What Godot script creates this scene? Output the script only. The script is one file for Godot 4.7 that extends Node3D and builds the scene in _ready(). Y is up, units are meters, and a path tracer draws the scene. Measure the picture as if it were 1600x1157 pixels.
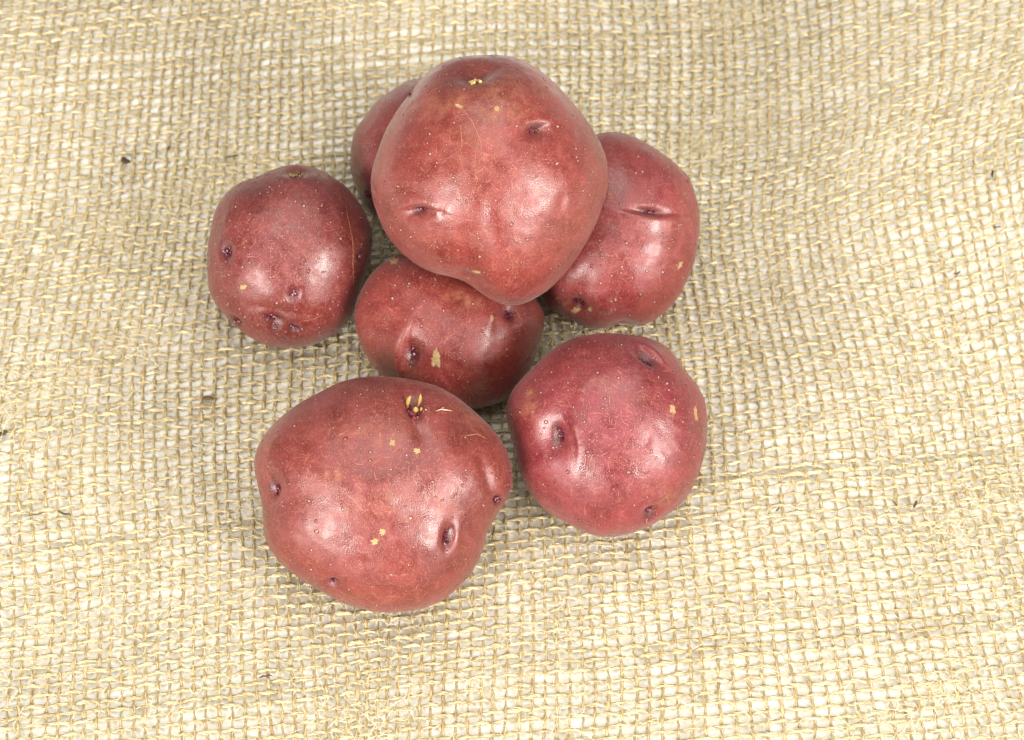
extends Node3D
# Seven red potatoes heaped on coarse jute burlap over a white sheet. Metres; relief and outlines in the tables are millimetres.

const MM := 0.001
const FULL := 0.92          # roundness of the bodies
const WARP_GAP := 3.6       # mm between warp threads
const WEFT_GAP := 3.5
const WARPS := 108
const WEFTS := 96

# Each potato: centre, the way its best side faces, half thickness along that, outline across it (harmonics),
# hollows and folds [kind, x, y, rx, ry, degrees, mm], eyes, corky scabs, stains and scratches on that side.
var potatoes := {
	"A": {
		"at": Vector3(-0.00643, 0.06915, -0.02413),
		"facing": Vector3(0.0072, 0.8125, 0.5829),
		"depth": 34.17,
		"outline": [34.87, -0.01, 0.05, -0.63, -0.92, -0.63, -0.58, 0.71, 1.10, 0.64, -0.08, 0.15, -0.35, -0.32, 0.15, 0.04, 0.17, 0.18, -0.11, 0.00, -0.02, -0.08, 0.05, 0.06, 0.03, 0.00, -0.04],
		"relief": [["dent", -4.5, 31.5, 8.0, 5.7, 15, -2.6], ["dent", -4.5, 29.8, 2.7, 1.9, 10, -1.2], ["dent", 13.2, 13.7, 4.6, 2.5, 12, -2.2], ["brow", 14.0, 15.7, 7.2, 2.9, 14, 0.85], ["dent", -21.0, -9.8, 4.2, 2.3, 5, -2.0], ["brow", -21.4, -8.2, 6.5, 2.5, 2, 1.08], ["dent", 20.6, -7.4, 1.3, 3.0, -10, -0.35], ["dent", -14.0, -9.6, 0.9, 1.7, -15, -0.3], ["dent", -5.3, -29.8, 4.9, 3.0, -25, -1.3], ["dent", -23.8, 24.7, 1.9, 2.3, 0, -0.8], ["dent", 4.4, 21.6, 11.4, 7.6, 0, 0.6]],
		"eyes": [[13.2, 14.4, 2.5, 0.9, 14], [-21.0, -9.5, 2.1, 1.1, 10], [-23.8, 24.7, 0.9, 1.3, 0]],
		"scabs": [[1.8, 19.2, 0.9, 0.9, 0], [-4.3, -27.7, 1.5, 0.6, -5], [-9.0, 20.5, 1.3, 0.6, -30]],
		"stains": [[-9.7, -30.7, 7.6, 0.9, -22, 0.60], [-14.0, 20.8, 13.3, 3.8, -5, 0.35], [-3.9, 25.4, 8.6, 1.9, 20, 0.20], [6.2, 23.5, 11.4, 7.6, 10, 0.45], [-5.7, 6.9, 11.4, 7.6, -20, 0.30], [-12.5, -30.7, 11.4, 3.8, -12, 0.40]],
		"scratches": [[Vector2(-9.4, 21.3), Vector2(-5.2, 16.0), Vector2(-2.6, 9.6), Vector2(-2.6, 6.0)], [Vector2(-3.9, 9.6), Vector2(-4.4, 2.3), Vector2(-3.5, -5.0)], [Vector2(-8.5, 15.1), Vector2(-8.1, 8.3)], [Vector2(-9.2, -2.3), Vector2(-8.8, -9.6)], [Vector2(-2.0, -5.9), Vector2(2.2, -9.6)], [Vector2(15.4, -14.2), Vector2(19.1, -13.9)], [Vector2(-18.2, -20.8), Vector2(-15.9, -18.5)]]},
	"B": {
		"at": Vector3(-0.06900, 0.02560, -0.02554),
		"facing": Vector3(0.0738, 0.8252, 0.5600),
		"depth": 24.17,
		"outline": [26.86, -0.03, 0.02, -1.38, 0.48, -0.24, 0.48, -0.24, 0.27, 0.31, 0.10, -0.07, 0.32, 0.06, -0.08, 0.04, -0.08, 0.00, 0.07, -0.02, -0.06, -0.03, -0.01, 0.01, -0.00, -0.03, 0.02],
		"relief": [["dent", 2.5, 25.9, 3.8, 2.3, 10, -1.3], ["dent", -19.1, 1.2, 2.5, 3.0, 0, -1.1], ["dent", 1.3, -11.7, 2.1, 2.1, 0, -0.9], ["dent", -4.5, -19.9, 3.8, 2.5, -20, -1.2], ["dent", 1.7, -22.5, 2.7, 1.5, -40, -1.2], ["dent", -16.3, -20.1, 3.0, 1.7, -40, -1.3], ["dent", 21.8, -0.1, 1.9, 2.3, 0, -1.0], ["dent", -2.2, -16.8, 9.5, 1.5, -10, -0.8], ["dent", -7.9, -7.6, 5.7, 7.6, 0, 0.5]],
		"eyes": [[-19.1, 1.2, 1.5, 2.3, 10], [1.3, -11.7, 1.5, 1.5, 0], [-5.1, -19.1, 2.9, 1.1, -12], [-4.7, -21.9, 1.1, 1.1, 0], [1.7, -22.3, 1.7, 0.8, -35], [-16.3, -20.1, 1.7, 0.9, -40], [21.8, -0.1, 0.9, 1.1, 0]],
		"scabs": [[-13.8, -9.4, 1.3, 0.8, 25]],
		"stains": [[20.2, 7.9, 1.5, 11.4, 5, 0.15]],
		"scratches": [[Vector2(17.3, 15.7), Vector2(19.0, 5.9), Vector2(19.4, -1.9), Vector2(19.5, -8.7)], [Vector2(3.7, -19.9), Vector2(7.5, -19.3), Vector2(10.5, -17.8)], [Vector2(-14.3, 3.0), Vector2(-13.0, 4.9)]]},
	"C": {
		"at": Vector3(-0.03824, 0.02853, 0.05987),
		"facing": Vector3(0.0432, 0.8679, 0.4949),
		"depth": 25.67,
		"outline": [35.65, -0.02, -0.03, 1.20, 0.05, -0.34, 1.14, 0.06, 0.58, 0.48, 0.64, -0.17, 0.10, 0.46, 0.35, -0.08, 0.02, 0.14, 0.17, 0.01, -0.07, 0.11, 0.02, 0.00, -0.05, 0.06, -0.00],
		"relief": [["dent", -31.3, 1.0, 3.0, 4.2, 0, -1.9], ["dent", 19.0, -13.1, 1.7, 3.8, -8, -1.5], ["brow", 22.0, -12.8, 6.1, 2.7, 80, 0.6], ["dent", -14.1, -26.3, 2.9, 1.9, 0, -1.2], ["dent", 9.0, 24.9, 2.7, 4.2, 10, -2.6], ["dent", 10.2, 18.4, 2.3, 5.7, 25, -0.8], ["dent", 31.1, 3.0, 1.9, 7.2, 20, -1.2], ["dent", 33.9, -2.1, 1.5, 1.9, 20, -1.0], ["dent", 19.0, 12.5, 5.3, 7.6, -15, 0.9], ["dent", -6.6, 5.2, 17.1, 11.4, 10, 1.0], ["dent", 24.2, -3.9, 7.6, 11.4, 0, -0.7]],
		"eyes": [[-31.3, 1.0, 1.1, 2.1, 0], [19.0, -13.1, 1.1, 2.9, -8], [-14.1, -26.3, 1.3, 0.9, 0], [33.9, -2.1, 0.8, 1.1, 30]],
		"scabs": [[-1.9, -14.3, 1.3, 0.9, 40], [0.1, -11.6, 1.1, 0.9, 60], [3.1, 13.8, 0.9, 1.1, 0], [10.0, 11.6, 1.1, 0.9, 20]],
		"stains": [[-14.1, 4.7, 2.5, 2.5, 0, 0.70], [-4.8, 16.2, 13.3, 3.8, 0, 0.35], [-10.5, -31.9, 17.1, 2.7, 8, 0.30], [-32.7, 14.6, 2.7, 7.6, -20, 0.35], [-1.1, -3.9, 9.5, 4.6, 0, 0.25], [26.7, 22.0, 11.4, 3.0, -38, 0.40]],
		"scratches": [[Vector2(10.2, 3.0), Vector2(14.4, 0.1), Vector2(16.6, -3.9), Vector2(17.2, -7.6)], [Vector2(22.8, 15.9), Vector2(27.5, 16.7), Vector2(30.7, 15.3)], [Vector2(15.9, -11.3), Vector2(16.1, -13.5)], [Vector2(-13.0, 15.6), Vector2(-9.4, 17.7)], [Vector2(30.5, 6.2), Vector2(33.0, 8.6)]]},
	"D": {
		"at": Vector3(0.02874, 0.02710, 0.03894),
		"facing": Vector3(-0.0320, 0.8585, 0.5119),
		"depth": 25.42,
		"outline": [29.90, 0.01, 0.00, -0.34, -0.14, -0.22, 0.55, 0.04, -0.29, 0.08, 0.13, -0.07, -0.15, 0.09, 0.42, -0.12, -0.02, -0.02, 0.06, -0.09, -0.04, 0.06, -0.05, -0.02, -0.06, -0.01, 0.01],
		"relief": [["dent", -15.4, -0.3, 5.7, 7.2, 5, -2.4], ["dent", -15.2, -1.0, 1.7, 3.4, 5, -1.0], ["brow", -9.8, 0.3, 6.5, 3.4, -70, 0.75], ["dent", 11.0, 22.5, 4.9, 2.1, -38, -1.6], ["brow", 12.5, 23.9, 5.7, 1.9, -38, 0.98], ["dent", 12.4, -23.1, 3.4, 2.7, 50, -1.8], ["brow", 14.0, -20.5, 4.6, 2.3, 50, 0.75], ["dent", 11.3, -2.7, 1.1, 1.9, -20, -0.3], ["dent", -7.1, 23.1, 1.5, 1.3, 0, -0.6], ["dent", -2.1, 21.7, 7.6, 5.7, 0, -0.5], ["dent", -23.5, 6.8, 2.3, 4.8, 0, -0.4]],
		"eyes": [[-15.2, -0.8, 1.1, 2.9, 4], [10.6, 21.8, 2.9, 0.8, -35], [12.2, -23.5, 0.9, 1.9, -35]],
		"scabs": [[18.6, 6.6, 0.9, 1.7, 15], [25.5, 5.9, 0.6, 2.5, 8]],
		"stains": [[-23.4, 11.5, 1.3, 1.5, 0, 0.80], [-22.8, 5.3, 1.5, 2.3, -20, 0.80], [-23.2, 8.3, 2.7, 6.5, 5, 0.40], [-2.1, 15.1, 7.6, 2.7, -25, 0.30], [15.7, -18.4, 4.9, 4.2, 0, 0.45], [-17.3, -24.4, 11.4, 2.3, -35, 0.30]],
		"scratches": [[Vector2(-16.5, 8.7), Vector2(-10.4, 7.5)], [Vector2(16.6, -17.5), Vector2(18.0, -21.3)]]},
	"E": {
		"at": Vector3(-0.01952, 0.02172, -0.00085),
		"facing": Vector3(0.0212, 0.8408, 0.5410),
		"depth": 20.59,
		"outline": [25.74, -0.02, -0.13, 2.83, -2.19, 0.39, 0.70, 0.02, 0.51, 0.17, 0.26, 0.11, 0.23, -0.02, 0.22, 0.01, 0.06, 0.02, 0.13, -0.02, 0.02, -0.02, 0.04, -0.03, 0.02, -0.03, 0.03],
		"relief": [["dent", -11.0, -7.1, 3.2, 4.9, -5, -2.0], ["brow", -13.9, -4.6, 8.7, 3.4, 78, 1.41], ["dent", 18.8, 5.2, 3.6, 3.6, 0, -1.7], ["dent", 14.9, 2.1, 1.9, 4.6, -10, -0.7], ["dent", 3.8, 8.8, 6.5, 3.8, -20, -0.6], ["dent", 8.6, -4.6, 11.4, 7.6, 0, 0.5]],
		"eyes": [[-10.8, -7.7, 1.1, 2.7, -4], [18.8, 4.8, 1.3, 1.7, 10]],
		"scabs": [[-3.7, -8.4, 1.7, 3.0, 0], [-16.4, 21.0, 1.7, 1.1, 20], [13.0, 3.5, 0.6, 1.3, 0]],
		"stains": [[4.2, 9.2, 6.1, 2.7, -12, 0.75], [-11.6, -12.3, 5.7, 2.3, -30, 0.30], [11.5, -16.2, 9.5, 2.7, 10, 0.30]],
		"scratches": [[Vector2(-8.9, 12.1), Vector2(-7.4, 14.6)], [Vector2(-15.4, -8.5), Vector2(-15.3, -11.4)], [Vector2(-23.6, 15.4), Vector2(-23.1, 14.2)]]},
	"F": {
		"at": Vector3(0.03187, 0.02532, -0.03440),
		"facing": Vector3(-0.0340, 0.8226, 0.5676),
		"depth": 22.68,
		"outline": [28.35, 0.08, -0.03, -2.33, 0.66, 0.56, -0.56, -0.38, 0.47, -0.04, 0.40, 0.01, -0.20, -0.00, -0.06, 0.01, -0.17, -0.10, 0.02, 0.10, 0.17, 0.08, -0.12, -0.13, -0.04, 0.02, 0.15],
		"relief": [["dent", 10.8, 6.3, 6.8, 1.5, -6, -1.4], ["brow", 10.8, 5.1, 11.4, 2.7, 174, 0.98], ["dent", -11.2, -22.1, 3.8, 3.0, -20, -1.6], ["dent", -1.4, -23.0, 1.3, 1.3, 0, 0.7], ["dent", 2.9, -28.2, 4.6, 2.7, 20, -1.3], ["dent", 22.3, 17.7, 1.5, 2.3, 40, -0.6], ["dent", -2.0, -20.6, 7.6, 2.7, 10, 0.6]],
		"eyes": [[10.8, 6.7, 2.9, 0.8, -8], [-11.2, -21.7, 1.9, 1.5, -20]],
		"scabs": [[-7.5, -23.4, 0.8, 0.8, 0], [-12.0, -24.1, 1.5, 0.8, 0], [20.1, -9.9, 0.6, 1.5, -30]],
		"stains": [[-11.8, -23.1, 6.8, 3.4, -20, 0.50], [19.5, 6.7, 3.0, 11.4, -10, 0.30]],
		"scratches": [[Vector2(18.6, 21.7), Vector2(22.7, 16.1)], [Vector2(19.5, 9.1), Vector2(22.5, 11.1)]]},
	"G": {
		"at": Vector3(-0.02661, 0.02591, -0.06341),
		"facing": Vector3(0.0279, 0.8081, 0.5884),
		"depth": 27.14,
		"outline": [24.23, 0.00, 0.01, 0.26, 0.24, 0.12, -0.55, -0.04, -0.01, -0.06, 0.23, -0.14, -0.06, -0.01, 0.02, 0.05, -0.04, -0.02, 0.07, -0.03, 0.03, -0.01, -0.01, -0.04, 0.01, 0.07, -0.09],
		"relief": [["dent", -9.5, -3.1, 5.7, 5.7, 0, -0.5]],
		"eyes": [[-18.6, -12.1, 0.8, 0.9, 0]],
		"scabs": [[-21.4, -8.1, 0.8, 2.7, 10]],
		"stains": [[-21.6, -5.1, 1.5, 7.6, 10, 0.50]],
		"scratches": []},
}
var lumps := FastNoiseLite.new()
var grain := FastNoiseLite.new()
var blotch := FastNoiseLite.new()
var drape := FastNoiseLite.new()
var wander := FastNoiseLite.new()
var rng := RandomNumberGenerator.new()
var warp_at := PackedFloat32Array()
var weft_at := PackedFloat32Array()
var taken := {}

func _ready() -> void:
	rng.seed = 51
	for pair in [[lumps, 0.038], [grain, 0.16], [blotch, 0.075], [drape, 0.011], [wander, 0.05]]:
		pair[0].seed = taken.size() + int(pair[1] * 1000.0)
		pair[0].frequency = pair[1]
		pair[0].noise_type = FastNoiseLite.TYPE_SIMPLEX_SMOOTH
		pair[0].fractal_octaves = 2
	camera_and_light()
	backing()
	burlap()
	var info := {
		"A": ["largest red potato, resting on top of the others, yellow stem scar near its top", Color(0.252, 0.0412, 0.0323), 122],
		"B": ["dark red potato with several purple eyes, leftmost of the pile, below the black husk", Color(0.196, 0.0294, 0.0276), 100],
		"C": ["big lumpy red potato in front with a yellow green sprout growing from its eye", Color(0.235, 0.0404, 0.0343), 124],
		"D": ["round pinkish red potato at the front right with a deep folded eye hollow", Color(0.240, 0.0316, 0.0413), 112],
		"E": ["red potato with an oval tan scab, in the middle under the largest one", Color(0.260, 0.0403, 0.0344), 104],
		"F": ["red potato with a long crease across it, on the right behind the largest one", Color(0.254, 0.0393, 0.0424), 100],
		"G": ["dull red potato almost wholly hidden behind the largest one, above the left potato", Color(0.204, 0.0348, 0.0357), 60],
	}
	for key in info:
		potato(potatoes[key], info[key][0], info[key][1], info[key][2], key)
	flecks()

# ---------------------------------------------------------------- camera, lamps, exposure
func camera_and_light() -> void:
	var cam := Camera3D.new()
	cam.name = "camera"
	cam.fov = 14.0
	cam.near = 0.05
	cam.far = 20.0
	add_child(cam)
	var tilt := deg_to_rad(58.0)
	cam.look_at_from_position(Vector3(0, sin(tilt), cos(tilt)) * 0.94, Vector3.ZERO)
	var lens := CameraAttributesPhysical.new()
	lens.frustum_focal_length = 12.0 / tan(deg_to_rad(7.0))
	lens.frustum_near = 0.05
	lens.frustum_far = 20.0
	lens.frustum_focus_distance = 0.875
	lens.exposure_aperture = 18.0
	cam.attributes = lens
	cam.current = true
	var env := Environment.new()
	env.background_mode = Environment.BG_COLOR
	env.background_color = Color(0.61, 0.61, 0.605)
	env.background_energy_multiplier = 1.0
	env.tonemap_mode = Environment.TONE_MAPPER_LINEAR
	env.tonemap_exposure = 1.03
	env.sdfgi_enabled = true
	env.ssao_enabled = true
	env.ssil_enabled = true
	var around := WorldEnvironment.new()
	around.name = "studio_surroundings"
	around.environment = env
	add_child(around)
	softbox("right_softbox", Vector3(1.08, 0.80, 1.06), 0.78, 4.5)
	softbox("left_softbox", Vector3(-0.92, 0.70, 1.22), 0.72, 4.15)
	softbox("overhead_softbox", Vector3(0.05, 1.5, 0.0), 1.4, 2.0)

func softbox(called: String, at: Vector3, side: float, energy: float) -> void:
	var l := AreaLight3D.new()
	l.name = called
	l.area_size = Vector2(side, side)
	l.area_normalize_energy = true
	l.light_energy = energy
	l.light_color = Color(1.0, 0.985, 0.96)
	l.shadow_enabled = true
	l.area_range = 10.0
	add_child(l)
	l.look_at_from_position(at, Vector3(0, 0.02, 0))

# ---------------------------------------------------------------- helpers
func numbered(called: String) -> String:
	var n: int = taken.get(called, 0)
	taken[called] = n + 1
	return called if n == 0 else "%s_%03d" % [called, n]

func thing(called: String, label: String, category: String, at: Vector3, group := "") -> Node3D:
	var o := Node3D.new()
	o.name = numbered(called)
	o.position = at
	o.set_meta("label", label)
	o.set_meta("category", category)
	if group:
		o.set_meta("group", group)
	add_child(o)
	return o

func part(called: String, mesh: Mesh, material: Material, parent: Node3D, stuff := false) -> MeshInstance3D:
	var o := MeshInstance3D.new()
	var n := 0
	while parent.has_node(called if n == 0 else "%s_%03d" % [called, n]):
		n += 1
	o.name = called if n == 0 else "%s_%03d" % [called, n]
	o.mesh = mesh
	o.material_override = material
	if stuff:
		o.set_meta("kind", "stuff")
	parent.add_child(o)
	return o

func array_mesh(v: PackedVector3Array, nrm: PackedVector3Array, index: PackedInt32Array, col = null, uv = null) -> ArrayMesh:
	var a := []
	a.resize(Mesh.ARRAY_MAX)
	a[Mesh.ARRAY_VERTEX] = v
	a[Mesh.ARRAY_NORMAL] = nrm
	a[Mesh.ARRAY_INDEX] = index
	if col != null:
		a[Mesh.ARRAY_COLOR] = col
	if uv != null:
		a[Mesh.ARRAY_TEX_UV] = uv
	var m := ArrayMesh.new()
	m.add_surface_from_arrays(Mesh.PRIMITIVE_TRIANGLES, a)
	return m

func smooth_normals(v: PackedVector3Array, index: PackedInt32Array) -> PackedVector3Array:
	var n := PackedVector3Array()
	n.resize(v.size())
	for i in range(0, index.size(), 3):
		var a := index[i]
		var b := index[i + 1]
		var c := index[i + 2]
		var f := (v[c] - v[a]).cross(v[b] - v[a])
		n[a] += f
		n[b] += f
		n[c] += f
	for i in n.size():
		n[i] = n[i].normalized()
	return n

func flip(index: PackedInt32Array) -> PackedInt32Array:
	var out := PackedInt32Array()
	out.resize(index.size())
	for i in range(0, index.size(), 3):
		out[i] = index[i]
		out[i + 1] = index[i + 2]
		out[i + 2] = index[i + 1]
	return out

# a tapered tube through points; colours optional
func tube(st: Dictionary, pts: PackedVector3Array, radii: PackedFloat32Array, sides: int, col: Color, squash := 1.0) -> void:
	var first: int = st.v.size()
	var n := pts.size()
	for i in n:
		var t: Vector3 = (pts[mini(i + 1, n - 1)] - pts[maxi(i - 1, 0)]).normalized()
		var side := t.cross(Vector3.UP)
		side = side.normalized() if side.length() > 0.05 else Vector3.RIGHT
		var up := side.cross(t).normalized()
		for k in sides:
			var a := TAU * k / sides
			var d := side * cos(a) + up * sin(a) * squash
			st.v.append(pts[i] + d * radii[i])
			st.n.append(d.normalized())
			st.c.append(col)
	for i in n - 1:
		for k in sides:
			var a := first + i * sides + k
			var b := first + i * sides + (k + 1) % sides
			st.i.append_array(PackedInt32Array([a, b, a + sides, b, b + sides, a + sides]))

func blob(st: Dictionary, at: Vector3, up: Vector3, r: Vector3, col: Color, tip: Color) -> void:
	var first: int = st.v.size()
	var x := up.cross(Vector3(0.31, 0.2, 0.93)).normalized()
	var y := up.cross(x)
	for i in 6:
		var f := -0.6 + (PI / 2 + 0.6) * i / 5.0
		for k in 7:
			var a := TAU * k / 7.0
			var d := Vector3(cos(f) * cos(a), cos(f) * sin(a), sin(f))
			st.v.append(at + x * d.x * r.x + y * d.y * r.y + up * d.z * r.z)
			st.n.append((x * d.x / r.x + y * d.y / r.y + up * d.z / r.z).normalized())
			st.c.append(col.lerp(tip, smoothstep(0.72, 0.95, d.z)))
	for i in 5:
		for k in 7:
			var a := first + i * 7 + k
			var b := first + i * 7 + (k + 1) % 7
			st.i.append_array(PackedInt32Array([a, b, a + 7, b, b + 7, a + 7]))

func pool() -> Dictionary:
	return {"v": PackedVector3Array(), "n": PackedVector3Array(), "c": PackedColorArray(), "i": PackedInt32Array()}

func poured(st: Dictionary) -> ArrayMesh:
	return array_mesh(st.v, st.n, facing_out(st), st.c)

# front faces run clockwise: turn each triangle to agree with its normal
func facing_out(st: Dictionary) -> PackedInt32Array:
	var out: PackedInt32Array = st.i
	for i in range(0, out.size(), 3):
		var f: Vector3 = (st.v[out[i + 2]] - st.v[out[i]]).cross(st.v[out[i + 1]] - st.v[out[i]])
		if f.dot(st.n[out[i]] + st.n[out[i + 1]] + st.n[out[i + 2]]) < 0.0:
			var keep := out[i + 1]
			out[i + 1] = out[i + 2]
			out[i + 2] = keep
	return out

func coloured(rough: float, spec := 0.5) -> StandardMaterial3D:
	var m := StandardMaterial3D.new()
	m.vertex_color_use_as_albedo = true
	m.roughness = rough
	m.metallic_specular = spec
	return m

# ---------------------------------------------------------------- the cloth and what lies under it
func hang(u: float, v: float) -> float:      # height of the cloth above its resting level, mm
	var clear := smoothstep(70.0, 150.0, Vector2(u * 0.9, v - 5.0).length())
	var h := (drape.get_noise_2d(u, v) + 0.25) * 1.0 * clear
	h += 9.0 * pow(smoothstep(70.0, 200.0, u - v * 0.28), 1.4) * smoothstep(70.0, -90.0, v)
	h += 8.0 * smoothstep(-80.0, -160.0, v + u * 0.1) * smoothstep(150.0, -150.0, u)
	return h

func cloth(u: float, v: float) -> Vector3:   # mm on the flat weave to metres in place
	var lean := 0.13 * smoothstep(20.0, 120.0, u) * smoothstep(-90.0, -20.0, v) - 0.10 * smoothstep(100.0, 170.0, u) * smoothstep(-40.0, -110.0, v) - 0.05 * smoothstep(-40.0, -150.0, u) * smoothstep(0.0, -80.0, v) + 0.07 * smoothstep(-20.0, -90.0, u) * smoothstep(0.0, 70.0, v)
	var x := u + lean * v + 2.2 * drape.get_noise_2d(u * 0.8 + 500.0, v * 0.8)
	var rise := 0.115 - 0.06 * smoothstep(-60.0, 0.0, u) * smoothstep(140.0, 60.0, u) * smoothstep(20.0, -60.0, v)
	var z := v - rise * u + 2.0 * drape.get_noise_2d(u * 0.8, v * 0.8 + 900.0)
	z -= 0.0020 * pow(maxf(0.0, u - 85.0), 2.0) * smoothstep(60.0, -70.0, v)
	return Vector3(x, hang(u, v), z) * MM

func on_cloth(x: float, z: float) -> Vector2:   # metres in place to mm on the weave
	var q := Vector2(x, z) / MM
	var w := q
	for i in 8:
		var p := cloth(w.x, w.y) / MM
		w += (q - Vector2(p.x, p.z)) * 0.9
	return w

func backing() -> void:
	var v := PackedVector3Array()
	var index := PackedInt32Array()
	var n := 150
	for j in n + 1:
		for i in n + 1:
			var a := (2.0 * i / n - 1.0)
			var b := (2.0 * j / n - 1.0)
			var u := 205.0 * a + 300.0 * a * a * a * a * a
			var w := 180.0 * b + 300.0 * b * b * b * b * b
			var p := cloth(clampf(u, -260, 260), clampf(w, -230, 230))
			v.append(Vector3(p.x + (u - clampf(u, -260, 260)) * MM, p.y - 0.0012 + 0.0005 * wander.get_noise_2d(u, w), p.z + (w - clampf(w, -230, 230)) * MM))
	for j in n:
		for i in n:
			var a := j * (n + 1) + i
			index.append_array(PackedInt32Array([a, a + 1, a + n + 1, a + 1, a + n + 2, a + n + 1]))
	var m := StandardMaterial3D.new()
	var tones := FastNoiseLite.new()
	tones.seed = 12
	tones.frequency = 0.02
	tones.fractal_octaves = 5
	tones.fractal_gain = 0.65
	var picture := tones.get_seamless_image(512, 512)
	picture.convert(Image.FORMAT_RGB8)
	for y in 512:
		for x in 512:
			var t := clampf(0.5 + 1.5 * (picture.get_pixel(x, y).r - 0.5), 0.0, 1.0)
			picture.set_pixel(x, y, Color(0.73, 0.69, 0.585).lerp(Color(0.845, 0.845, 0.82), t).linear_to_srgb())
	m.albedo_texture = ImageTexture.create_from_image(picture)
	m.uv1_triplanar = true
	m.uv1_scale = Vector3.ONE * 9.0
	m.roughness = 0.9
	m.metallic_specular = 0.3
	var o := MeshInstance3D.new()
	o.name = "white_sheet"
	o.mesh = array_mesh(v, smooth_normals(v, index), index)
	o.material_override = m
	o.set_meta("label", "plain white sheet under the burlap, seen through the holes of its weave")
	o.set_meta("category", "sheet")
	add_child(o)

func yarn_textures() -> Array:
	var streak := FastNoiseLite.new()
	streak.seed = 8
	streak.frequency = 1.0
	streak.fractal_octaves = 3
	var w := 64
	var h := 512
	var look := Image.create_empty(w, h, false, Image.FORMAT_RGB8)
	var relief := Image.create_empty(w, h, false, Image.FORMAT_RGB8)
	for y in h:
		for x in w:
			var a := TAU * (float(x) / w + 3.0 * y / h)
			var b := TAU * y / h
			var s := streak.get_noise_3d(cos(a) * 1.5 + cos(b) * 1.2, sin(a) * 1.5 + sin(b) * 1.2, cos(b + 1.0) * 1.2)
			var f := clampf(0.52 + s * 1.5, 0.0, 1.0)
			look.set_pixel(x, y, Color(0.66, 0.60, 0.50).lerp(Color(1.0, 0.985, 0.95), f))
			relief.set_pixel(x, y, Color(f, f, f))
	return [ImageTexture.create_from_image(look), ImageTexture.create_from_image(relief)]

func spread(count: int, gap: float) -> PackedFloat32Array:
	var at := PackedFloat32Array()
	var x := -gap * (count - 1) / 2.0
	for i in count:
		at.append(x + rng.randfn(0.0, 0.17))
		x += gap
	return at

func place(at: PackedFloat32Array, s: float) -> float:
	var i := clampi(int(floor(s)), 0, at.size() - 2)
	return lerpf(at[i], at[i + 1], s - i)

func burlap() -> void:
	warp_at = spread(WARPS, WARP_GAP)
	weft_at = spread(WEFTS, WEFT_GAP)
	var root := thing("burlap_cloth", "coarse tan burlap cloth with an open weave spread under all the potatoes", "cloth", Vector3.ZERO)
	var tex := yarn_textures()
	var jute := StandardMaterial3D.new()
	jute.vertex_color_use_as_albedo = true
	jute.albedo_texture = tex[0]
	jute.heightmap_enabled = true
	jute.heightmap_texture = tex[1]
	jute.heightmap_scale = 0.012
	jute.roughness = 0.72
	jute.metallic_specular = 0.4
	for i in WARPS:
		part("warp_thread", yarn(true, i), jute, root)
	for j in WEFTS:
		part("weft_thread", yarn(false, j), jute, root)
	fuzz(root)

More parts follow.
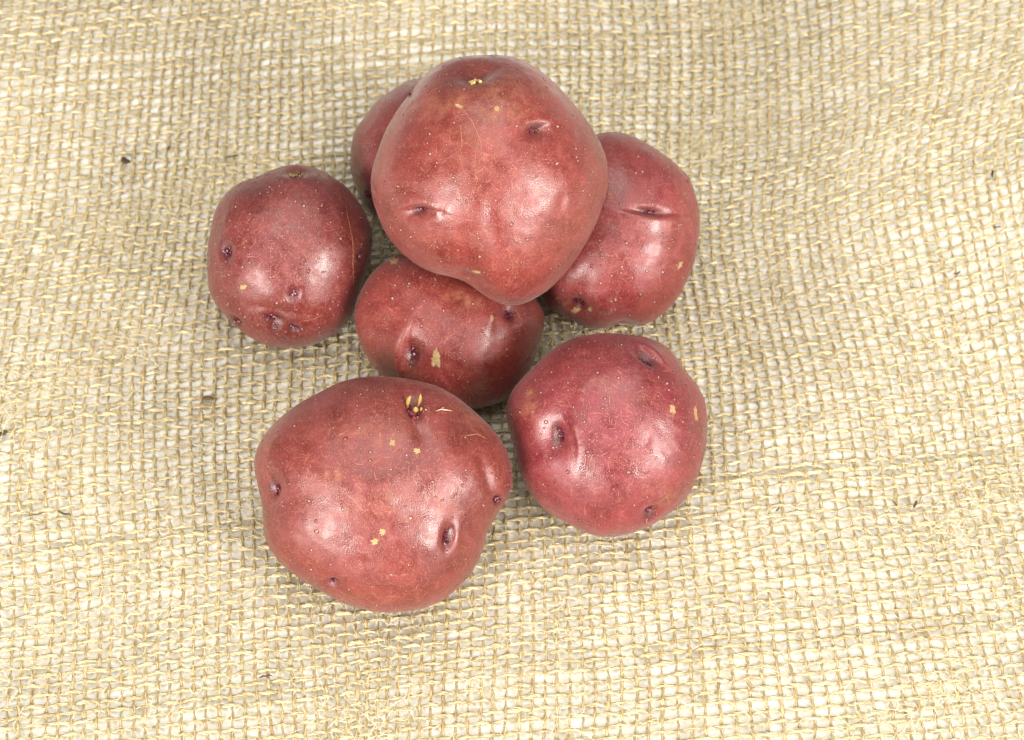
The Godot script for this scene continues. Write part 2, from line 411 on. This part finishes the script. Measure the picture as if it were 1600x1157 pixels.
func yarn(is_warp: bool, k: int) -> ArrayMesh:
	var crossings := WEFTS if is_warp else WARPS
	var per := 4
	var sides := 5
	var v := PackedVector3Array()
	var c := PackedColorArray()
	var uv := PackedVector2Array()
	var index := PackedInt32Array()
	var girth := clampf(rng.randfn(1.0, 0.09), 0.8, 1.2) * (0.40 if is_warp else 0.48)
	if rng.randf() < 0.03:
		girth *= 1.3
	var base := Color(0.70, 0.605, 0.38) if is_warp else Color(0.81, 0.735, 0.53)
	var tone := rng.randfn(0.0, 0.04)
	base = Color(base.r * (1.0 + tone), base.g * (1.0 + tone * 1.1), base.b * (1.0 + tone * 1.6))
	var phase := rng.randf() * 1000.0
	var count := (crossings - 1) * per + 1
	var twist := rng.randf()
	for n in count:
		var s := float(n) / per
		var off := 0.30 * wander.get_noise_2d(s * 5.0, phase) + 0.22 * wander.get_noise_2d(s * 22.0, phase + 77.0)
		var u := (warp_at[k] + off) if is_warp else place(warp_at, s)
		var w := place(weft_at, s) if is_warp else (weft_at[k] + off)
		var wave := cos(PI * (s + k)) * (1.0 if is_warp else -1.0)
		wave = signf(wave) * pow(absf(wave), 0.8)
		var p := cloth(u, w)
		p.y += (0.38 * wave + 0.16 * wander.get_noise_2d(s * 16.0, phase + 300.0)) * MM
		var slub := 1.0 + 0.55 * wander.get_noise_2d(s * 7.0, phase + 500.0) + 0.45 * wander.get_noise_2d(s * 30.0, phase + 600.0)
		if is_warp:
			slub *= 1.0 - 0.10 * wave
		var rx := girth * maxf(0.45, slub) * 1.18
		var ry := girth * maxf(0.45, minf(slub, 1.25)) * 0.82
		var stain := smoothstep(0.34, 0.62, blotch.get_noise_2d(u * 0.35, w * 0.35 + (0.0 if is_warp else 60.0)))
		var knot := smoothstep(0.42, 0.6, wander.get_noise_2d(s * 9.0, phase + 900.0))
		var col := base.lerp(Color(0.56, 0.37, 0.15), 0.22 * stain + 0.5 * knot * (1.0 if is_warp else 0.5))
		var shine := 1.0 + 0.16 * wander.get_noise_2d(s * 12.0, phase + 40.0)
		col = Color(minf(col.r * shine, 1), minf(col.g * shine, 1), minf(col.b * shine, 1))
		var across := Vector3(1, 0, 0) if is_warp else Vector3(0, 0, 1)
		for q in sides + 1:
			var a := TAU * q / sides
			v.append(p + (across * cos(a) * rx + Vector3.UP * sin(a) * ry) * MM)
			c.append(col)
			uv.append(Vector2(float(q) / sides, s * 0.11 + twist))
	var ring := sides + 1
	for n in count - 1:
		for q in sides:
			var a := n * ring + q
			if is_warp:
				index.append_array(PackedInt32Array([a, a + ring, a + 1, a + 1, a + ring, a + ring + 1]))
			else:
				index.append_array(PackedInt32Array([a, a + 1, a + ring, a + 1, a + ring + 1, a + ring]))
	index = flip(index)
	var nrm := smooth_normals(v, index)
	for n in count:           # close the seam
		var both := (nrm[n * ring] + nrm[n * ring + sides]).normalized()
		nrm[n * ring] = both
		nrm[n * ring + sides] = both
	var st := {"v": v, "n": nrm, "c": c, "i": index}
	for strand in 2:          # fibres that have worked loose and run along the thread
		var pts := PackedVector3Array()
		var radii := PackedFloat32Array()
		var tone_now := rng.randf()
		for n in range(0, count * 3 / 4):
			var s := n / 3.0
			var drift := 2.1 * wander.get_noise_2d(s * 11.0, phase + 1200.0 + 90.0 * strand) + 0.7 * wander.get_noise_2d(s * 40.0, phase + 1400.0)
			var off := 0.30 * wander.get_noise_2d(s * 5.0, phase) + drift
			var u := (warp_at[k] + off * 0.6) if is_warp else place(warp_at, s)
			var w := place(weft_at, s) if is_warp else (weft_at[k] + off * 0.6)
			var wave := cos(PI * (s + k)) * (1.0 if is_warp else -1.0)
			var p := cloth(u, w)
			p.y += (0.40 * wave + 0.30 + 0.35 * wander.get_noise_2d(s * 14.0, phase + 1600.0 + 50.0 * strand)) * MM
			pts.append(p)
			radii.append((0.10 + 0.05 * wander.get_noise_2d(s * 20.0, phase)) * MM)
		tube(st, pts, radii, 3, base.lerp(Color(0.86, 0.78, 0.56), tone_now))
	while uv.size() < st.v.size():
		uv.append(Vector2(0.3, 0.01 * uv.size()))
	return array_mesh(st.v, st.n, facing_out(st), st.c, uv)

func fuzz(root: Node3D) -> void:
	var m := coloured(0.7, 0.4)
	for kind in 5:
		var st := pool()
		var pts := PackedVector3Array()
		var radii := PackedFloat32Array()
		var reach := [4.0, 5.5, 7.5, 4.5, 6.5][kind] as float
		var heading := rng.randf() * TAU
		var at := Vector3.ZERO
		var bend := rng.randf_range(-0.5, 0.5)
		for i in 8:
			pts.append(at * MM)
			radii.append(0.075 * MM * (1.0 - 0.06 * i))
			heading += bend + rng.randf_range(-0.35, 0.35)
			at += Vector3(cos(heading), rng.randf_range(-0.10, 0.16), sin(heading)) * reach / 7.0
		tube(st, pts, radii, 4, Color(1, 1, 1))
		var mm := MultiMesh.new()
		mm.transform_format = MultiMesh.TRANSFORM_3D
		mm.use_colors = true
		mm.mesh = poured(st)
		mm.instance_count = 4600
		for i in mm.instance_count:
			var u := rng.randf_range(-190, 190)
			var w := rng.randf_range(-165, 165)
			if rng.randf() < 0.22:          # gathered in tufts
				var tuft := i % 23
				u = 165.0 * (2.0 * fposmod(tuft * 0.6180 + 0.13, 1.0) - 1.0) + rng.randfn(0, 7)
				w = 140.0 * (2.0 * fposmod(tuft * 0.7549 + 0.41, 1.0) - 1.0) + rng.randfn(0, 5)
			var p := cloth(u, w) + Vector3(0, rng.randf_range(-0.7, 0.75) * MM, 0)
			var b := Basis(Vector3.UP, rng.randf() * TAU) * Basis(Vector3(1, 0, 0), rng.randfn(0, 0.12))
			mm.set_instance_transform(i, Transform3D(b.scaled(Vector3.ONE * rng.randf_range(0.6, 1.25)), p))
			var pale := rng.randf()
			mm.set_instance_color(i, Color(0.74, 0.60, 0.35).lerp(Color(0.88, 0.82, 0.64), pale))
		var o := MultiMeshInstance3D.new()
		o.name = "loose_fibres" if kind == 0 else "loose_fibres_%03d" % kind
		o.multimesh = mm
		o.material_override = m
		o.set_meta("kind", "stuff")
		root.add_child(o)

# ---------------------------------------------------------------- potatoes
var skin_looks := []

func skin_textures() -> Array:
	if skin_looks.size():
		return skin_looks
	var side := 768
	var cloud := FastNoiseLite.new()
	cloud.seed = 4
	cloud.frequency = 0.012
	cloud.fractal_octaves = 5
	cloud.fractal_gain = 0.62
	var a := cloud.get_seamless_image(side, side)
	cloud.seed = 19
	cloud.frequency = 0.17
	cloud.fractal_octaves = 3
	var b := cloud.get_seamless_image(side, side)
	var look := Image.create_empty(side, side, false, Image.FORMAT_RGB8)
	var bump := Image.create_empty(side, side, false, Image.FORMAT_RGB8)
	var rough := Image.create_empty(side, side, false, Image.FORMAT_RGB8)
	for y in side:
		for x in side:
			var p := a.get_pixel(x, y).r
			var q := b.get_pixel(x, y).r
			var t := clampf(0.5 + (p - 0.5) * 1.5, 0, 1)
			var g := clampf(0.5 + (q - 0.5) * 1.6, 0, 1)
			var c := Color(0.80, 0.72, 0.70).lerp(Color(1.0, 0.98, 0.97), t)
			c = c.lerp(Color(c.r * 0.88, c.g * 0.78, c.b * 0.78), 1.0 - g)
			look.set_pixel(x, y, c)
			bump.set_pixel(x, y, Color(g * 0.85 + t * 0.15, 0, 0))
			var r := 0.62 + 0.62 * (t - 0.5) + 0.35 * (g - 0.5)
			rough.set_pixel(x, y, Color(clampf(r, 0, 1), 0, 0))
	# fine pale netting, specks and scuffs of the skin itself, on a clear ground
	var net := Image.create_empty(side, side, false, Image.FORMAT_RGBA8)
	net.fill(Color(0.75, 0.53, 0.40, 0.0))
	var dice := RandomNumberGenerator.new()
	dice.seed = 77
	for i in 9000:
		var px := dice.randi() % (side - 3)
		var py := dice.randi() % (side - 3)
		var dot := Color(0.80, 0.55, 0.45, dice.randf_range(0.10, 0.62))
		for q in 9:
			if dice.randf() < 0.55:
				net.set_pixel(px + q % 3, py + q / 3, dot)
	for i in 560:
		var at := Vector2(dice.randf(), dice.randf()) * side
		var way := Vector2.from_angle(dice.randf() * TAU)
		var curl := dice.randf_range(-0.03, 0.03)
		var strength := dice.randf_range(0.15, 0.6)
		var reach := dice.randi_range(6, 46)
		for n in reach:
			var fade := sin(PI * n / reach)
			net.set_pixel(posmod(int(at.x), side), posmod(int(at.y), side), Color(0.82, 0.56, 0.42, strength * fade))
			net.set_pixel(posmod(int(at.x) + 1, side), posmod(int(at.y), side), Color(0.82, 0.56, 0.42, strength * fade * 0.8))
			net.set_pixel(posmod(int(at.x), side), posmod(int(at.y) + 1, side), Color(0.82, 0.56, 0.42, strength * fade * 0.8))
			at += way
			way = way.rotated(curl)
	skin_looks = [ImageTexture.create_from_image(look), ImageTexture.create_from_image(bump), ImageTexture.create_from_image(rough), ImageTexture.create_from_image(net)]
	return skin_looks

func skin_material(k: int) -> StandardMaterial3D:
	var t := skin_textures()
	var m := StandardMaterial3D.new()
	m.resource_name = "potato_skin"
	m.vertex_color_use_as_albedo = true
	m.albedo_texture = t[0]
	m.heightmap_enabled = true
	m.heightmap_texture = t[1]
	m.heightmap_scale = 0.0062
	m.roughness_texture = t[2]
	m.roughness = 0.60
	m.metallic_specular = 0.56
	m.rim_enabled = true
	m.rim = 0.16
	m.rim_tint = 0.5
	m.detail_enabled = true
	m.detail_albedo = t[3]
	m.detail_blend_mode = BaseMaterial3D.BLEND_MODE_MIX
	m.uv1_triplanar = true
	m.uv1_scale = Vector3.ONE * 15.0
	m.uv1_offset = Vector3(0.31, 0.17, 0.53) * k
	return m

func outline_table(h: Array) -> PackedFloat32Array:
	var t := PackedFloat32Array()
	for i in 721:
		var a := TAU * i / 720.0
		var r := h[0] as float
		for k in range(1, h.size() / 2 + 1):
			r += h[2 * k - 1] * cos(k * a) + h[2 * k] * sin(k * a)
		t.append(r)
	return t

func bare(o: Dictionary, d: Vector3) -> Vector3:     # the smooth body, mm in its own axes
	var a := fposmod(atan2(d.y, d.x), TAU) / TAU * 720.0
	var i := int(a)
	var r := lerpf(o.table[mini(i, 720)], o.table[mini(i + 1, 720)], a - i)
	var c := sqrt(d.x * d.x + d.y * d.y)
	var e := pow(c, FULL)
	if c < 0.000001:
		return Vector3(0, 0, o.depth * signf(d.z))
	return Vector3(r * e * d.x / c, r * e * d.y / c, o.depth * signf(d.z) * pow(absf(d.z), FULL))

func towards(o: Dictionary, x: float, y: float) -> Vector3:   # the direction whose body point lies over x, y on the best side
	var a := fposmod(atan2(y, x), TAU) / TAU * 720.0
	var i := int(a)
	var r := lerpf(o.table[mini(i, 720)], o.table[mini(i + 1, 720)], a - i)
	var c := pow(minf(Vector2(x, y).length() / r, 0.992), 1.0 / FULL)
	var flat := Vector2(x, y).normalized() * c
	return Vector3(flat.x, flat.y, sqrt(maxf(0.0, 1.0 - c * c)))

func outward(o: Dictionary, p: Vector3) -> Vector3:
	var r: float = o.outline[0]
	return Vector3(p.x / (r * r), p.y / (r * r), p.z / (o.depth * o.depth)).normalized()

func skin(o: Dictionary, d: Vector3) -> Vector3:     # the body with its hollows, folds and lumps
	var p := bare(o, d)
	var push := lumps.get_noise_3d(p.x + o.shift, p.y, p.z) * 0.75 * (0.35 + 0.65 * d.z * d.z) + grain.get_noise_3d(p.x + o.shift, p.y, p.z) * 0.10
	for f in o.relief:
		var dz: float = p.z - f[7]
		var reach: float = f[9]
		if absf(dz) > reach:
			continue
		var x: float = p.x - f[1]
		var y: float = p.y - f[2]
		if absf(x) > reach or absf(y) > reach:
			continue
		var a: float = (x * f[8].x + y * f[8].y) / f[3]
		var b: float = (y * f[8].x - x * f[8].y) / f[4]
		var deep: float = exp(-dz * dz / (reach * reach * 0.16))
		if f[0] == "pit":
			var q := a * a + b * b
			push += f[6] * exp(-q * q) * deep
		elif f[0] == "dent":
			push += f[6] * exp(-(a * a + b * b) * 1.1) * deep
		else:
			b += 0.35 * a * a
			var fall := exp(-b * b * 1.2) if b > 0.0 else exp(-b * b * 20.0)
			push += f[6] * exp(-a * a) * fall * deep
	return p + outward(o, p) * push

func tint(o: Dictionary, p: Vector3, base: Color) -> Color:
	var n := blotch.get_noise_3d(p.x * 0.7 + o.shift, p.y * 0.7, p.z * 0.7)
	var m := lumps.get_noise_3d(p.x + 90.0 + o.shift, p.y * 1.2, p.z)
	var c := base.lerp(Color(base.r * 0.80, base.g * 0.72, base.b * 0.70), smoothstep(-0.1, 0.55, n))
	c = c.lerp(Color(base.r * 1.10, base.g * 1.35, base.b * 1.5), smoothstep(-0.05, 0.5, m) * 0.6)
	var speck := grain.get_noise_3d(p.x * 1.6, p.y * 1.6 + o.shift, p.z * 1.6)
	for s in o.stains:
		var dz: float = p.z - s[6]
		var x: float = p.x - s[0]
		var y: float = p.y - s[1]
		var a: float = (x * s[7].x + y * s[7].y) / s[2]
		var b: float = (y * s[7].x - x * s[7].y) / s[3]
		var e := a * a + b * b
		if e < 4.0 and absf(dz) < 14.0:
			c = c.lerp(Color(0.38, 0.165, 0.085), clampf(0.8 * s[5] * exp(-e * 1.2) * (0.75 + 2.2 * speck + 0.8 * n), 0.0, 0.85))
	for s in o.eyes:
		var x: float = p.x - s[0]
		var y: float = p.y - s[1]
		var a: float = (x * s[6].x + y * s[6].y) / (s[2] * 1.05)
		var b: float = (y * s[6].x - x * s[6].y) / (s[3] * 1.2)
		var e := a * a + b * b
		if e < 5.0 and absf(p.z - s[5]) < 9.0:
			c = c.lerp(Color(0.085, 0.016, 0.020), clampf(1.1 * exp(-e * 0.8) * (1.0 + speck), 0.0, 0.9))
	return c

func potato(o: Dictionary, label: String, base: Color, fine: int, key: String) -> void:
	var k := key.unicode_at(0) - 65
	o.shift = 137.0 * k
	o.table = outline_table(o.outline)
	for e in o.eyes:
		o.relief.append(["pit", e[0], e[1], e[2] * 1.15 + 0.35, e[3] * 1.15 + 0.35, e[4], -0.45])
	for f in o.relief:
		var at := bare(o, towards(o, f[1], f[2]))
		f.append_array([at.z, Vector2.from_angle(deg_to_rad(f[5])), maxf(maxf(f[3], f[4]), 1.8) * 2.4])
	for list in [o.eyes, o.scabs]:
		for f in list:
			f.append_array([bare(o, towards(o, f[0], f[1])).z, Vector2.from_angle(deg_to_rad(f[4]))])
	for f in o.stains:
		f.append_array([bare(o, towards(o, f[0], f[1])).z, Vector2.from_angle(deg_to_rad(f[4]))])
	var root := thing("red_potato", label, "potato", o.at, "red potatoes heaped on the burlap")
	var z: Vector3 = o.facing
	var y := z.cross(Vector3.RIGHT).normalized()
	root.basis = Basis(y.cross(z).normalized(), y, z)
	part("body", potato_body(o, base, fine), skin_material(k), root)
	part("pores", pores(o, base, 80 if key == "G" else 340), coloured(0.6), root, true)
	var lines: Array = o.scratches
	if lines.size():
		part("scratches", scratches(o), coloured(0.75, 0.3), root, true)
	var rough := coloured(0.85, 0.25)
	var glossy := coloured(0.8, 0.2)
	for e in o.eyes:
		part("eye", eye(o, e, Color(0.055, 0.010, 0.017) if key != "A" else Color(0.07, 0.020, 0.016)), glossy, root)
	for s in o.scabs:
		part("scab", scab(o, s), rough, root)
	if key == "A":
		part("stem_scar", crumbs(o, -4.5, 28.7, 2.0, 1.5, 34, Color(0.34, 0.22, 0.08), Color(0.56, 0.42, 0.19)), rough, root)
	if key == "B":
		part("stem_scar", crumbs(o, 2.5, 25.2, 2.3, 1.2, 22, Color(0.09, 0.06, 0.028), Color(0.28, 0.19, 0.09)), rough, root)
	if key == "C":
		sprout(o, root, glossy)
		var st := pool()
		tube(st, PackedVector3Array([lift(o, 15.4, 23.2, 0.1), lift(o, 17.0, 23.6, 0.35), lift(o, 18.6, 23.4, 0.4), lift(o, 20.6, 23.3, 0.12)]), PackedFloat32Array([0.00004, 0.00055, 0.0005, 0.00003]), 6, Color(0.66, 0.42, 0.30), 0.35)
		part("skin_flake", poured(st), rough, root)

func lift(o: Dictionary, x: float, y: float, above: float) -> Vector3:   # a point over the finished skin, metres
	var d := towards(o, x, y)
	var p := skin(o, d)
	return (p + outward(o, p) * above) * MM

func true_normal(o: Dictionary, d: Vector3) -> Vector3:
	var a := d.cross(Vector3(0.3, 0.9, 0.2)).normalized() * 0.012
	var b := d.cross(a).normalized() * 0.012
	var n := (skin(o, (d + a).normalized()) - skin(o, (d - a).normalized())).cross(skin(o, (d + b).normalized()) - skin(o, (d - b).normalized())).normalized()
	return n if n.dot(d) > 0.0 else -n

func potato_body(o: Dictionary, base: Color, n: int) -> ArrayMesh:
	var v := PackedVector3Array()
	var c := PackedColorArray()
	var index := PackedInt32Array()
	var known := {}
	for face in 6:
		var ids := PackedInt32Array()
		for j in n + 1:
			for i in n + 1:
				var at: Vector3i
				match face:
					0: at = Vector3i(i, j, n)
					1: at = Vector3i(n - i, j, 0)
					2: at = Vector3i(n, j, n - i)
					3: at = Vector3i(0, j, i)
					4: at = Vector3i(i, n, n - j)
					_: at = Vector3i(i, 0, j)
				var id: int = known.get(at, -1)
				if id < 0:
					var q := Vector3(at) * (2.0 / n) - Vector3.ONE
					q = Vector3(tan(q.x * PI / 4), tan(q.y * PI / 4), tan(q.z * PI / 4)).normalized()
					var p := skin(o, q)
					id = v.size()
					known[at] = id
					v.append(p * MM)
					c.append(tint(o, p, base))
				ids.append(id)
		for j in n:
			for i in n:
				var a := ids[j * (n + 1) + i]
				var b := ids[j * (n + 1) + i + 1]
				var e := ids[(j + 1) * (n + 1) + i]
				var f := ids[(j + 1) * (n + 1) + i + 1]
				index.append_array(PackedInt32Array([a, e, b, b, e, f]))
	return array_mesh(v, smooth_normals(v, index), index, c)

func pores(o: Dictionary, base: Color, count: int) -> ArrayMesh:
	var st := pool()
	for i in count:
		var d := Vector3(rng.randfn(), rng.randfn(), rng.randfn() * 0.9 + 0.25).normalized()
		var p := skin(o, d)
		var n := true_normal(o, d)
		var x := n.cross(Vector3(0.2, 0.5, 0.8)).normalized()
		var y := n.cross(x)
		var long := rng.randf_range(0.8, 1.5)
		var turn := rng.randf() * TAU
		var r := rng.randf_range(0.32, 0.56) * (1.3 if rng.randf() < 0.12 else 1.0)
		var rim := Color(base.r * 0.30, base.g * 0.30, base.b * 0.30)
		var core := Color(0.32, 0.13, 0.09).lerp(Color(0.48, 0.28, 0.20), rng.randf())
		if rng.randf() < 0.4:
			core = Color(0.30, 0.09, 0.07)
		var first: int = st.v.size()
		st.v.append((p + n * 0.16) * MM)
		st.n.append(n)
		st.c.append(core)
		for ring in 3:
			for q in 7:
				var a := TAU * q / 7.0
				var s: float = r * [0.36, 0.66, 1.2][ring]
				var flat := (x * cos(a) * long + y * sin(a)).rotated(n, turn)
				st.v.append((p + flat * s + n * [0.13, 0.04, -0.04][ring]) * MM)
				st.n.append((n + flat * [0.3, 0.7, 0.2][ring]).normalized())
				st.c.append([core, rim, rim.lerp(base, 0.6)][ring])
		for q in 7:
			var q1 := (q + 1) % 7
			st.i.append_array(PackedInt32Array([first, first + 1 + q, first + 1 + q1]))
			for ring in 2:
				var a := first + 1 + ring * 7 + q
				var b := first + 1 + ring * 7 + q1
				st.i.append_array(PackedInt32Array([a, b, a + 7, b, b + 7, a + 7]))
	return poured(st)

func scratches(o: Dictionary) -> ArrayMesh:
	var st := pool()
	for line in o.scratches:
		var path := Curve2D.new()
		for i in line.size():
			var grip: Vector2 = (line[mini(i + 1, line.size() - 1)] - line[maxi(i - 1, 0)]) / 6.0
			path.add_point(line[i], -grip, grip)
		var n := int(path.get_baked_length() / 0.5) + 2
		var pts := PackedVector3Array()
		var radii := PackedFloat32Array()
		for i in n:
			var q := path.sample_baked(path.get_baked_length() * i / (n - 1.0))
			q += Vector2(rng.randf_range(-0.08, 0.08), rng.randf_range(-0.08, 0.08))
			pts.append(lift(o, q.x, q.y, 0.0))
			radii.append(rng.randf_range(0.03, 0.13) * MM * (0.3 + 0.7 * sin(PI * (i + 0.3) / (n - 0.4))))
		tube(st, pts, radii, 5, Color(0.40, 0.17, 0.09).lerp(Color(0.50, 0.28, 0.15), rng.randf()), 0.7)
	return poured(st)

func eye(o: Dictionary, e: Array, dark: Color) -> ArrayMesh:
	var st := pool()
	var many := int(clampf(e[2] * e[3] * 3.6, 7, 34))
	for i in many:
		var q := Vector2.from_angle(rng.randf() * TAU) * sqrt(rng.randf()) * 0.95
		var flat := Vector2(q.x * e[2], q.y * e[3]).rotated(deg_to_rad(e[4]))
		var d := towards(o, e[0] + flat.x, e[1] + flat.y)
		var p := skin(o, d)
		var n := true_normal(o, d)
		var r := rng.randf_range(0.32, 0.70) * (1.1 - 0.35 * q.length())
		var c := dark.lerp(Color(0.17, 0.030, 0.050), rng.randf() * 0.7)
		var tip := c.lerp(Color(0.62, 0.40, 0.42), rng.randf_range(0.2, 0.8) if rng.randf() < 0.45 else 0.0)
		blob(st, (p + n * r * 0.25) * MM, n, Vector3(r, r * rng.randf_range(0.7, 1.0), r * 1.05) * MM, c, tip)
	return poured(st)

func crumbs(o: Dictionary, x: float, y: float, rx: float, ry: float, many: int, dark: Color, pale: Color) -> ArrayMesh:
	var st := pool()
	for i in many:
		var q := Vector2.from_angle(rng.randf() * TAU) * sqrt(rng.randf())
		var d := towards(o, x + q.x * rx, y + q.y * ry)
		var p := skin(o, d)
		var n := true_normal(o, d)
		var r := rng.randf_range(0.25, 0.6)
		var c := dark.lerp(pale, rng.randf())
		blob(st, (p + n * (0.3 + 0.9 * (1.0 - q.length()))) * MM, (n + Vector3(rng.randf_range(-0.4, 0.4), rng.randf_range(-0.4, 0.4), 0)).normalized(), Vector3(r, r * 0.7, r) * MM, c, c.lerp(pale, 0.5))
	return poured(st)

func scab(o: Dictionary, s: Array) -> ArrayMesh:
	var st := pool()
	var round := 22
	var turn: float = s[0] * 1.7 + s[1]
	var rough := Color(0.33, 0.20, 0.09).lerp(Color(0.43, 0.31, 0.15), rng.randf())
	for ring in 7:
		var f: float = [0.0, 0.25, 0.45, 0.64, 0.80, 0.92, 1.06][ring]
		for k in round:
			var a := TAU * k / round
			var wob := 0.92 + 0.42 * wander.get_noise_2d(cos(a) * 22.0 + turn * 30.0, sin(a) * 22.0) + 0.35 * grain.get_noise_2d(cos(a) * 16.0 + turn, sin(a) * 16.0)
			var q := Vector2(cos(a) * s[2], sin(a) * s[3]) * f * clampf(wob, 0.35, 1.3)
			q = q.rotated(deg_to_rad(s[4]))
			var high: float = [0.05, 0.06, 0.07, 0.08, 0.12, 0.07, -0.08][ring] + (rng.randf_range(-0.05, 0.07) if ring in [1, 2, 3, 4] else 0.0)
			st.v.append(lift(o, s[0] + q.x, s[1] + q.y, high))
			st.n.append((true_normal(o, towards(o, s[0] + q.x, s[1] + q.y)) + Vector3(rng.randf_range(-1, 1), rng.randf_range(-1, 1), 0) * 0.3).normalized())
			var c := rough.lerp(Color(0.56, 0.43, 0.22), rng.randf_range(0.0, 0.8))
			c = c.lerp(Color(0.20, 0.085, 0.045), rng.randf_range(0.0, 0.65) if ring < 4 else [0.35, 0.7, 1.0][ring - 4] as float)
			st.c.append(c)
	for ring in 6:
		for k in round:
			var a := ring * round + k
			var b := ring * round + (k + 1) % round
			st.i.append_array(PackedInt32Array([a, b, a + round, b, b + round, a + round]))
	return poured(st)

func sprout(o: Dictionary, root: Node3D, m: Material) -> void:
	var x := 9.3
	var y := 24.6
	var base := part("sprout", crumbs(o, x - 0.1, y - 1.0, 1.9, 2.6, 44, Color(0.075, 0.016, 0.026), Color(0.22, 0.045, 0.06)), m, root)
	base.set_meta("label", "yellow green sprout with several short shoots")
	for s in [[-1.3, 0.6, -1.6, 2.8, 0.62, 3.4], [1.2, 0.5, 2.9, 3.0, 0.46, 3.8], [0.6, -1.2, 0.9, 0.2, 0.72, 2.6], [1.6, -0.6, 1.6, 0.2, 0.36, 1.8], [-0.9, -1.4, -1.5, -1.0, 0.36, 1.6]]:
		var st := pool()
		var foot := lift(o, x + s[0], y + s[1], -0.3)
		var n := true_normal(o, towards(o, x + s[0], y + s[1]))
		var tip: Vector3 = foot + (n * s[5] + Vector3(s[2], s[3] * 0.8, 0)) * MM
		var pts := PackedVector3Array()
		var radii := PackedFloat32Array()
		for i in 7:
			var t := i / 6.0
			pts.append(foot.lerp(tip, t) + Vector3(s[0] * 0.3, 0, 0.3) * MM * sin(PI * t))
			radii.append(s[4] * MM * [0.9, 0.8, 0.75, 1.05, 1.2, 0.95, 0.25][i])
		tube(st, pts, radii, 7, Color(0.40, 0.30, 0.08), 0.8)
		for i in st.c.size():
			var t := float(i / 7) / 6.0
			st.c[i] = Color(0.34, 0.10, 0.07).lerp(Color(0.30, 0.21, 0.06), smoothstep(0.05, 0.5, t)).lerp(Color(0.38, 0.30, 0.11), smoothstep(0.6, 1.0, t) * rng.randf_range(0.5, 1.0))
		part("shoot", poured(st), m, base)

# ---------------------------------------------------------------- bits of dark straw lying on the cloth
func flecks() -> void:
	var m := coloured(0.8, 0.3)
	var place_of := "lying on the burlap "
	for f in [
		[-0.1253, -0.0788, 3.4, 0.62, -35, "short black seed husk " + place_of + "up and left of the leftmost potato"],
		[-0.1116, -0.0832, 2.6, 0.20, 60, "thin brown chip beside the black husk " + place_of + "above the leftmost potato"],
		[-0.0913, -0.0801, 5.0, 0.18, 12, "curved dark stalk just above the stem scar of the leftmost potato"],
		[-0.0941, 0.0115, 3.6, 0.45, -8, "dark brown chip " + place_of + "between the leftmost and the sprouted potato"],
		[-0.1562, 0.0244, 3.2, 0.5, 25, "black crumb at the left edge of the burlap, level with the sprouted potato"],
		[-0.1436, 0.0522, 6.0, 0.14, 14, "long thin curved stem " + place_of + "left of the sprouted potato"],
		[-0.1354, 0.0516, 4.4, 0.22, -18, "forked dark straw bit beside the long thin stem, left of the sprouted potato"],
		[0.1222, 0.0488, 3.0, 0.26, 65, "upright black sliver " + place_of + "to the right of the pinkish potato"],
		[0.1160, 0.0486, 2.4, 0.16, -60, "pale green brown sliver next to the black sliver, right of the pinkish potato"],
		[0.0804, 0.0505, 2.2, 0.16, 50, "tiny dark hook of straw close to the lower right of the pinkish potato"],
		[0.1548, -0.0700, 3.2, 0.24, 80, "dark vertical fleck near the right edge of the burlap, topmost there"],
		[0.1548, -0.0500, 3.0, 0.18, 4, "dark level fleck near the right edge of the burlap, below the vertical one"],
		[0.1410, -0.0340, 2.6, 0.22, 20, "olive brown chip " + place_of + "far to the right of the creased potato"],
		[-0.0721, 0.1070, 4.2, 0.20, 10, "knotted dark straw bit at the lower edge, below the sprouted potato"],
	]:
		var w := on_cloth(f[0], f[1])
		var p := cloth(w.x, w.y)
		var o := thing("straw_fleck", f[5], "fleck", p + Vector3(0, 1.3 * MM, 0), "dark flecks on the burlap")
		o.rotation.y = deg_to_rad(f[4])
		var st := pool()
		var pts := PackedVector3Array()
		var radii := PackedFloat32Array()
		var bow := rng.randf_range(-0.22, 0.22)
		for i in 7:
			var t := i / 6.0 - 0.5
			pts.append(Vector3(t * f[2], 0.12 * sin(i * 1.7), bow * f[2] * (1.0 - 4.0 * t * t) + 0.08 * sin(i * 2.3)) * MM)
			radii.append(1.7 * f[3] * MM * [0.25, 0.8, 1.0, 0.85, 1.0, 0.7, 0.2][i])
		tube(st, pts, radii, 6, Color(0.035, 0.026, 0.018).lerp(Color(0.12, 0.075, 0.035), rng.randf()), 0.8)
		part("straw", poured(st), m, o)
